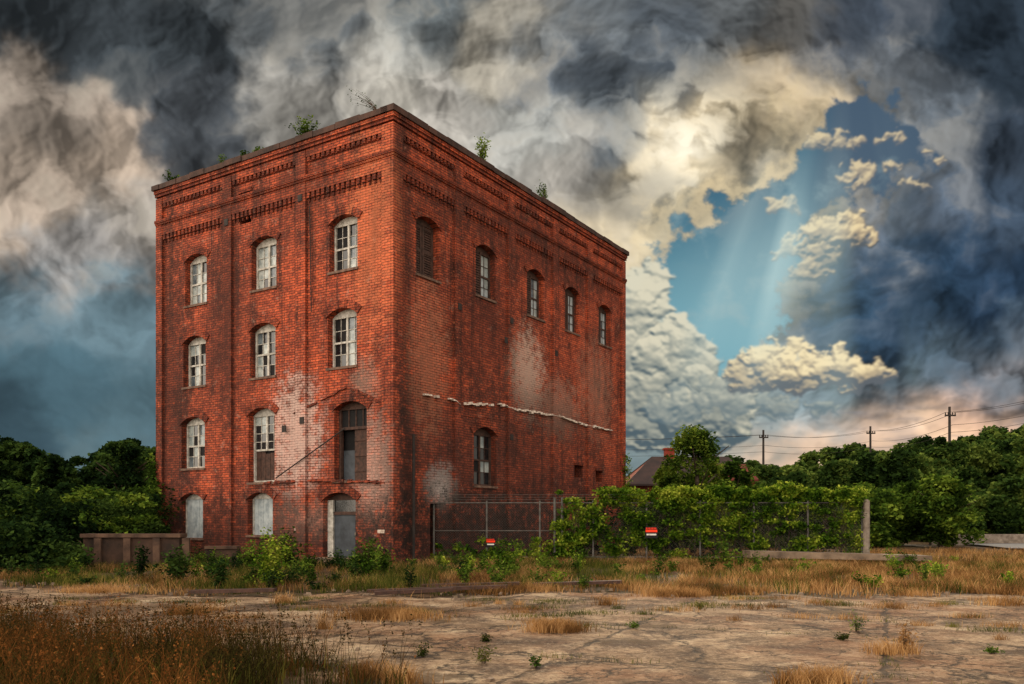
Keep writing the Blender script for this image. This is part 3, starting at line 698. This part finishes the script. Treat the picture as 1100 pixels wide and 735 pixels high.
for i in range(44):
    z=random.uniform(0,5.6)*random.random()**.4; p=onface('R',LR-random.uniform(0,.9)*(1-z/7),.3,z); pts_.append(tuple(p))
leafobj("climbing_vine",clumps(pts_,[(.25,.25,.35)]*len(pts_),40,.1),.07,M_vine)
pts_=[]
for i in range(50):
    z=random.uniform(0,4.5)*random.random()**.4; p=onface('L',LL-random.uniform(-.8,.7)*(1-z/7),.25,z); pts_.append(tuple(p))
leafobj("climbing_vine",clumps(pts_,[(.25,.25,.35)]*len(pts_),50,.1),.07,M_leaf)
# weeds
def weedgeo(mb,C,x,y,h,wd,stems,leaves,z0,dirx,sr=1):
    for s_ in range(stems):
        an=random.uniform(0,6.28); sp_=wd*random.uniform(.1,1); hh=h*random.uniform(.55,1)*(1-.3*sp_/max(wd,.01))
        prev=Vector((x+math.cos(an)*sp_*.25,y+math.sin(an)*sp_*.25,z0-.02))
        for k in range(1,6):
            q=k/5; p=Vector((x+math.cos(an)*sp_*(.25+.75*q*q)+dirx*q*q,y+math.sin(an)*sp_*(.25+.75*q*q),z0+hh*q))
            r_=.008*sr*max(.5,min(1,h)); mb.tube(prev,p,r_*(1.15-q),r_*(1.0-q*.9),4); prev=p
            for l in range(int(leaves/5)+1):
                c=prev.lerp(p,random.random()); rr=.02+.10*h*.5
                C.append((c.x+random.gauss(0,rr),c.y+random.gauss(0,rr),max(z0+.02,c.z+random.gauss(0,rr*.8))))
def weed(name,x,y,h,wd,m,stems=9,size=.06,leaves=34,z0=0.0,dirx=0,sr=1):
    e=bpy.data.objects.new(name,None); sc.collection.objects.link(e)
    mb=MB(); C=[]; weedgeo(mb,C,x,y,h,wd,stems,leaves,z0,dirx,sr)
    mb.build("stems",[M_bark],e)
    if leaves: leafobj("leaves",np.array(C),size,m,.6,e,z0)
def gweed(px,py,hpx,wpx,m=M_vine,**k):
    x,y=gp(px,py); s=y/F; weed("weed_plant",x,y,hpx*s,wpx*s*.5,m,**k)
gweed(290,632,74,40,stems=22,leaves=70,size=.045); gweed(312,612,46,34,stems=14,leaves=50,m=M_leaf); gweed(395,622,52,36,stems=16,leaves=60,size=.045,m=M_leaf)
gweed(545,618,38,40,stems=18,leaves=60,size=.045); gweed(410,618,32,34,m=M_leaf,stems=10); gweed(270,610,30,30,m=M_leaf); gweed(235,632,34,30,m=M_leafd)
gweed(150,620,36,26,m=M_leafd); gweed(190,625,40,50,m=M_leafd,stems=16); gweed(330,618,26,30,m=M_leaf); gweed(780,608,26,40,m=M_leaf,stems=12)
for px,py,h_,w_ in((455,706,18,22),(522,690,9,12),(520,712,22,26),(920,678,20,16),(905,688,8,20),(960,640,16,24),(752,655,8,14),(680,675,8,12),(576,716,14,20),(1065,702,8,24)):
    gweed(px,py,h_,w_,M_gg if random.random()<.5 else M_leaf,stems=12,size=.016,leaves=18)
gweed(972,700,38,18,M_dry,stems=12,size=.018,leaves=30,sr=1.6)
ang=bld.rotation_euler.z
def inb(x,y):
    dx_,dy_=x-CX,y-CY; u=dx_*math.cos(ang)+dy_*math.sin(ang); v=-dx_*math.sin(ang)+dy_*math.cos(ang)
    return -.1<u<LR and -.1<v<LL
for m_,cnt,xr in((M_leafd,80,(-17,-1)),(M_leaf,70,(-12,14)),(M_vine,34,(-12,16))):
    e=bpy.data.objects.new("weeds",None); sc.collection.objects.link(e); mb=MB(); C=[]; k=0
    while k<cnt:
        x=random.uniform(*xr); y=random.uniform(18.5,30.8)
        if inb(x,y) or slabdist(x,y)>-.4 or (hn(x,y,.5,7)<0): continue
        k+=1; weedgeo(mb,C,x,y,random.uniform(.2,.7),random.uniform(.15,.4),8,22,0,0)
    mb.build("stems",[M_bark],e); leafobj("leaves",np.array(C),.04,m_,.6,e)
def sap(f,px,py,h,wd,n=8,lv=40,dirx=0,m=M_leaf,size=.055,sr=1.6):
    fn=fL if f=='L' else fR; u,z=fn(px,py); p=onface(f,u,.12,H-.05); weed("roof_sapling",p.x,p.y,h,wd,m,n,size,lv,H-.05,dirx,sr)
sap('L',330,140,.85,.55,10,46); sap('R',515,170,1.3,.5,9,44,sr=2.4); sap('R',583,215,.95,.5,8,30,sr=2.2); sap('L',187,190,.55,.35,6,30); sap('L',240,175,.6,.25,5,10)
sap('L',265,165,.3,.25,5,20);sap('L',278,160,.3,.25,5,20); sap('L',406,118,.95,.35,8,6,-.85,size=.035,sr=3)
# ---------------------------------------------------------------- grass
def grass(name,pts,hm,m,wd=.006,lean=.35,seed=0.0,seg=3):
    n=len(pts); h=hm*rng.uniform(.45,1.25,n); an=rng.uniform(0,6.283,n); la=lean*rng.uniform(.1,1.3,n)*h
    fd=rng.uniform(0,6.283,n); wv_=np.stack([np.cos(fd),np.sin(fd),0*fd],1)
    lv=np.stack([np.cos(an),np.sin(an),0*an],1)
    Vs=[]
    for k in range(seg+1):
        q=k/seg; c=pts+lv*(la*q*q)[:,None]; c=c.copy(); c[:,2]+=h*q*(1-.15*lean*q)
        ww=wd*(1-q*.85)*rng.uniform(.7,1.3,n)
        Vs+= [c-wv_*ww[:,None],c+wv_*ww[:,None]]
    V=np.stack(Vs,1).reshape(-1,3); st=2*(seg+1); b=np.arange(n)*st
    Fq=np.concatenate([np.stack([b+2*k,b+2*k+1,b+2*k+3,b+2*k+2],1) for k in range(seg)])
    if seed>0:
        idx=np.where(rng.random(n)<seed)[0]; tip=(Vs[-1]+Vs[-2])[idx]*.5
        C=np.repeat(tip,13,0)+rng.normal(size=(len(idx)*13,3))*np.array([.009,.009,.04]); C[:,2]-=.03
        V2,F2q=leafquads(C,.012,.0); Fq=np.concatenate([Fq,F2q+len(V)]); V=np.concatenate([V,V2])
    return npmesh(name,V,Fq,[m])
def field(n,x0,x1,y0,y1,fn):
    out=[]
    while len(out)<n:
        x=random.uniform(x0,x1);y=random.uniform(y0,y1)
        if random.random()<fn(x,y): out.append((x,y,-.05))
    return np.array(out)
def dens(x,y,s,o,lo=-.1): 
    if inb(x,y) or abs(x)>y*.66+1: return 0
    return max(0,min(1,(hn(x,y,s,o)+.45*hn(x,y,s*3.5,o+2)-lo)*2.4))
fB=lambda x,y: dens(x,y,.6,1,.0)*(1 if slabdist(x,y)<-.2 else(.35 if slabdist(x,y)<.3 else 0))*(1 if x>-2 else .6)
grass("dry_grass",field(46000,-20,26,15.5,31,fB),.24,M_dry,.007,.7)
fB2=lambda x,y: dens(x,y,.5,9,-.1)*(1 if slabdist(x,y)<-.3 else 0)*(1 if x<3 else .6)
grass("green_grass",field(40000,-20,26,16,33,fB2),.28,M_gg,.008,.6)
fR_=lambda x,y: dens(x,y,.5,4,-.3)*(1 if slabdist(x,y)<-.2 else 0)
grass("dry_grass",field(24000,5,30,17,40,fR_),.28,M_dry,.010,.6)
fF=lambda x,y:(1 if (slabdist(x,y)+.7*hn(x,y,1.6,8))<-.05 and y<12 else 0)*(dens(x,y,1.3,6,-.25))*(min(1,max(.16,(-x-.8)/3.5)))
grass("tall_grass",field(8000,-9,0,5.4,11,fF),.62,M_fg,.0045,.5,.34)
grass("tall_grass",field(9000,-9,0,5.4,11,fF),.26,M_fg,.005,.7)
grass("tall_grass",field(7000,-9,0,5.4,11,fF),.36,M_gg,.005,.6)
tp=[]
def tuft(px,py,wp,n):
    x,y=gp(px,py); ww=wp*y/F/2
    for i in range(n): tp.append((x+random.gauss(0,ww*.5),y+random.gauss(0,ww*.3),0.0))
tuft(415,664,105,2200); tuft(597,678,58,1300); tuft(725,640,85,1500); tuft(560,634,120,1600); tuft(305,648,24,300); tuft(105,636,80,1000); tuft(980,640,60,400)
tuft(960,702,60,300); tuft(885,735,60,700); tuft(850,738,40,300); tuft(800,636,60,600); tuft(650,650,30,160); tuft(349,676,20,120); tuft(395,728,60,500); tuft(430,734,50,300); tuft(1080,650,60,400); tuft(200,660,50,400)
grass("dry_grass_tuft",np.array(tp),.18,M_dry,.005,.7)
tp=[]
for i in range(110):
    x=random.uniform(-11,12); y=16.5-abs(random.gauss(0,2.4))
    if slabdist(x,y)<0 or y<9: continue
    w_=random.uniform(.05,.3)
    for k in range(int(40+500*w_)): tp.append((x+random.gauss(0,w_),y+random.gauss(0,w_*.5),0))
tp=np.array(tp); half=len(tp)//2
grass("scattered_grass",tp[:half],.09,M_gg,.004,.8); grass("scattered_grass",tp[half:],.11,M_dry,.004,.8)
tp=[]
ca,sa=math.cos(math.radians(-24)),math.sin(math.radians(-24))
for i in range(340):
    if i%2: uu=3.4*random.randint(-5,5); vv=random.uniform(0,24)
    else: uu=random.uniform(-16,16); vv=3.0*random.randint(0,8)
    x=uu*ca-vv*sa; y=uu*sa+vv*ca
    if slabdist(x,y)<.1 or y<7 or abs(x)>y*.66: continue
    for k in range(random.randint(4,34)): tp.append((x+random.gauss(0,.12),y+random.gauss(0,.07),0))
grass("joint_weeds",np.array(tp),.06,M_gg,.0035,.8)
# rubble
rbm=MB()
for i in range(2600):
    x=random.uniform(-13,13); y=random.uniform(7.5,22)
    if abs(x)>y*.64: continue
    near=abs(slabdist(x,y))<1.0
    if not near and hn(x,y,.6,12)<.0: continue
    s_=random.uniform(.005,.02)*(3.4 if near and random.random()<.3 else 1)
    c=[]
    for dz in(-.4,.7):
        for k in range(4):
            an=math.pi/2*k+random.uniform(-.4,.4)+i; r=s_*random.uniform(.7,1.4)*(1 if dz<0 else .7); c.append((x+math.cos(an)*r,y+math.sin(an)*r,dz*s_*random.uniform(.8,1.1)))
    rbm.hexa(c,0)
rbm.build("rubble_stones",[M_conc])
db=MB()
for px,py,l,an in((470,636,3.0,.05),(505,633,2.2,-.08),(445,640,1.6,.2),(620,632,2.0,.02),(250,640,1.8,-.1)):
    x,y=gp(px,py); ca_,sa_=math.cos(an),math.sin(an); z=.03+random.random()*.06
    c=[]
    for zz in(z,z+.07):
        for (a_,b_) in((-l/2,-.1),(l/2,-.1),(l/2,.1),(-l/2,.1)): c.append((x+a_*ca_-b_*sa_,y+a_*sa_+b_*ca_,zz+a_*.03))
    db.hexa(c,0)
db.build("wooden_planks",[M_frameb])
x0,y0=wx(806,29.5),29.5; x1=wx(1000,28.5)
cb=MB(); c=[]
for z0_,z1_ in((.18,.12),(.42,.3)):
    c+=[(x0,y0,z0_),(x1,28.4,z1_),(x1,29.4,z1_),(x0,y0+1,z0_)]
cb.hexa(c,0)
for q in(.08,.5,.92):
    xx=x0+(x1-x0)*q; cb.box(xx-.2,xx+.2,29.25,29.75,-.1,.2,0)
cb.build("concrete_loading_slab",[M_conc])
dk=MB(); X0,X1=wx(86,27),wx(190,27)
dk.box(X0,X1,27.2,27.6,-.2,.95,0); dk.box(X0-.06,X1+.06,27.1,27.7,.953,1.07,1)
dk.box(X0,X0+.35,27.6,33,-.2,.95,0); 
for i in range(4): dk.box(X0+.4+i*.95,X0+.62+i*.95,27.08,27.198,-.2,.93,1)
dk.box(X1+.062,wx(262,30),29.3,29.6,-.2,.5,0); dk.box(X1+.062,wx(262,30),29.24,29.66,.503,.6,1)
dk.build("loading_dock_wall",[simple("stained_concrete",lin(32,24,19),lin(78,56,43),1.5),simple("dock_cap",lin(50,36,28),lin(96,72,56),2)])
def sign(px,py,wd,ht):
    e=bpy.data.objects.new("no_trespassing_sign",None); sc.collection.objects.link(e)
    q=(wx(px,31.4)-fx0)/Lf; x,y,_=fpt(q,0); y-=.36 if px>600 else .06; z=wz(py,y)
    s=MB(); s.box(x-wd/2,x+wd/2,y-.006,y,z-ht/2,z+ht/2,0)
    s.box(x-wd/2+.015,x+wd/2-.015,y-.009,y-.0062,z+ht*.02,z+ht*.24,1)
    s.box(x-wd/2+.05,x+wd/2-.05,y-.009,y-.0062,z-ht*.26,z-ht*.12,2)
    for k in range(7):
        a_=x-wd/2+.03+(wd-.06)*k/7; s.box(a_,a_+(wd-.06)/7*.6,y-.009,y-.0062,z+ht*.3,z+ht*.42,1)
    s.box(x-.02,x+.02,y+.001,y+.36 if px>600 else y+.06,z+ht*.2,z+ht*.23,3)
    s.build("sign_plate",[simple("sign_black",lin(14,14,14),lin(26,24,24),3),simple("sign_red",lin(220,44,16),lin(236,64,24),3),simple("sign_white",lin(190,186,176),lin(214,210,200),3),M_steel],e)
sign(527,583,.36,.34); sign(698,572,.46,.42)
bn=bpy.data.objects.new("brick_barn",None); sc.collection.objects.link(bn)
b=MB(); d=66; xa,xb=wx(672,d),wx(812,d); xm=wx(690,d); ez=wz(522,d); rz=wz(486,d)
b.box(xa+.4,xb-.2,d+.2,d+9,0,ez,0)
b.hexa([(xa,d-.3,ez),(xb,d-.3,ez),(xb,d-.3,ez+.15),(xa,d-.3,ez+.15),(xm+1.5,d+4.6,rz-.15),(xb-1,d+4.6,rz-.15),(xb-1,d+4.6,rz),(xm+1.5,d+4.6,rz)],1)
b.hexa([(xa,d+9.5,ez),(xb,d+9.5,ez),(xb,d+9.5,ez+.15),(xa,d+9.5,ez+.15),(xm+1.5,d+4.62,rz-.15),(xb-1,d+4.62,rz-.15),(xb-1,d+4.62,rz),(xm+1.5,d+4.62,rz)],1)
cxx=wx(719,d+4.6); b.box(cxx-.4,cxx+.4,d+4.2,d+5,rz-.4,rz+.55,2); b.box(cxx-.5,cxx+.5,d+4.1,d+5.1,rz+.551,rz+.7,2)
b.poly([(xa,d-.3,ez),(xa,d+9.5,ez),(xm+1.5,d+4.6,rz-.1)],0)
for i in range(7): b.box(xa+1.2+i*1.35,xa+1.9+i*1.35,d+.1,d+.195,1.2,2.6,3)
b.build("walls_and_roof",[M_brickd,simple("roof_metal",lin(34,27,26),lin(58,42,38),1),simple("chimney_brick",lin(100,36,24),lin(130,50,34),3),M_dark],bn)
b=MB(); d=60; xa,xb=wx(778,d),wx(812,d)
b.box(xa,xb,d+.3,d+5,0,wz(516,d),0)
for ya,yb in((d,d+2.6),(d+5.2,d+2.62)):
    b.hexa([(xa-.2,ya,wz(517,d)),(xb+.2,ya,wz(517,d)),(xb+.2,ya,wz(517,d)+.12),(xa-.2,ya,wz(517,d)+.12),(xa,yb,wz(498,d)),(xb,yb,wz(498,d)),(xb,yb,wz(498,d)+.12),(xa,yb,wz(498,d)+.12)],1)
b.build("red_roof_shed",[M_brickd,simple("red_roofing",lin(76,28,23),lin(104,42,32),1)])
tops_=[]
for px,py,d in((820,462,92),(935,458,97),(1020,437,78),(1190,400,70)):
    e=bpy.data.objects.new("utility_pole",None); sc.collection.objects.link(e)
    x=wx(px,d); z=wz(py,d); mb=MB(); mb.tube((x,d,-.2),(x,d,z),.16,.11,10)
    mb.box(x-.5,x+.5,d-.2,d-.08,z-.9,z-.76)
    for k in(-.45,-.2,.2,.45): mb.tube((x+k,d-.14,z-.76),(x+k,d-.14,z-.55),.05,.05,6)
    mb.build("pole_and_crossarm",[M_pole],e); tops_.append((x,d,z))
wr=MB(); ext=[(-6,96,11.5)]+tops_
for i in range(len(ext)-1):
    for off,dz in((-.45,-.55),(.45,-.55),(.2,-1.7),(0,-2.4)):
        A_=Vector(ext[i])+Vector((off,-.14,dz)); B_=Vector(ext[i+1])+Vector((off,-.14,dz)); prev=A_
        for k in range(1,13):
            q=k/12; p=A_.lerp(B_,q); p.z-=.5*4*q*(1-q); wr.tube(prev,p,.02,.02,4); prev=p
wr.build("overhead_power_lines",[M_pole])
rd=MB(); rd.poly([(25,42,.06),(90,40,.06),(90,50,.06),(27,50,.06)]); rd.box(25,90,50.05,50.35,-.1,.6,1)
rd.build("road",[simple("asphalt",lin(80,80,82),lin(112,110,108),.5),M_stone])
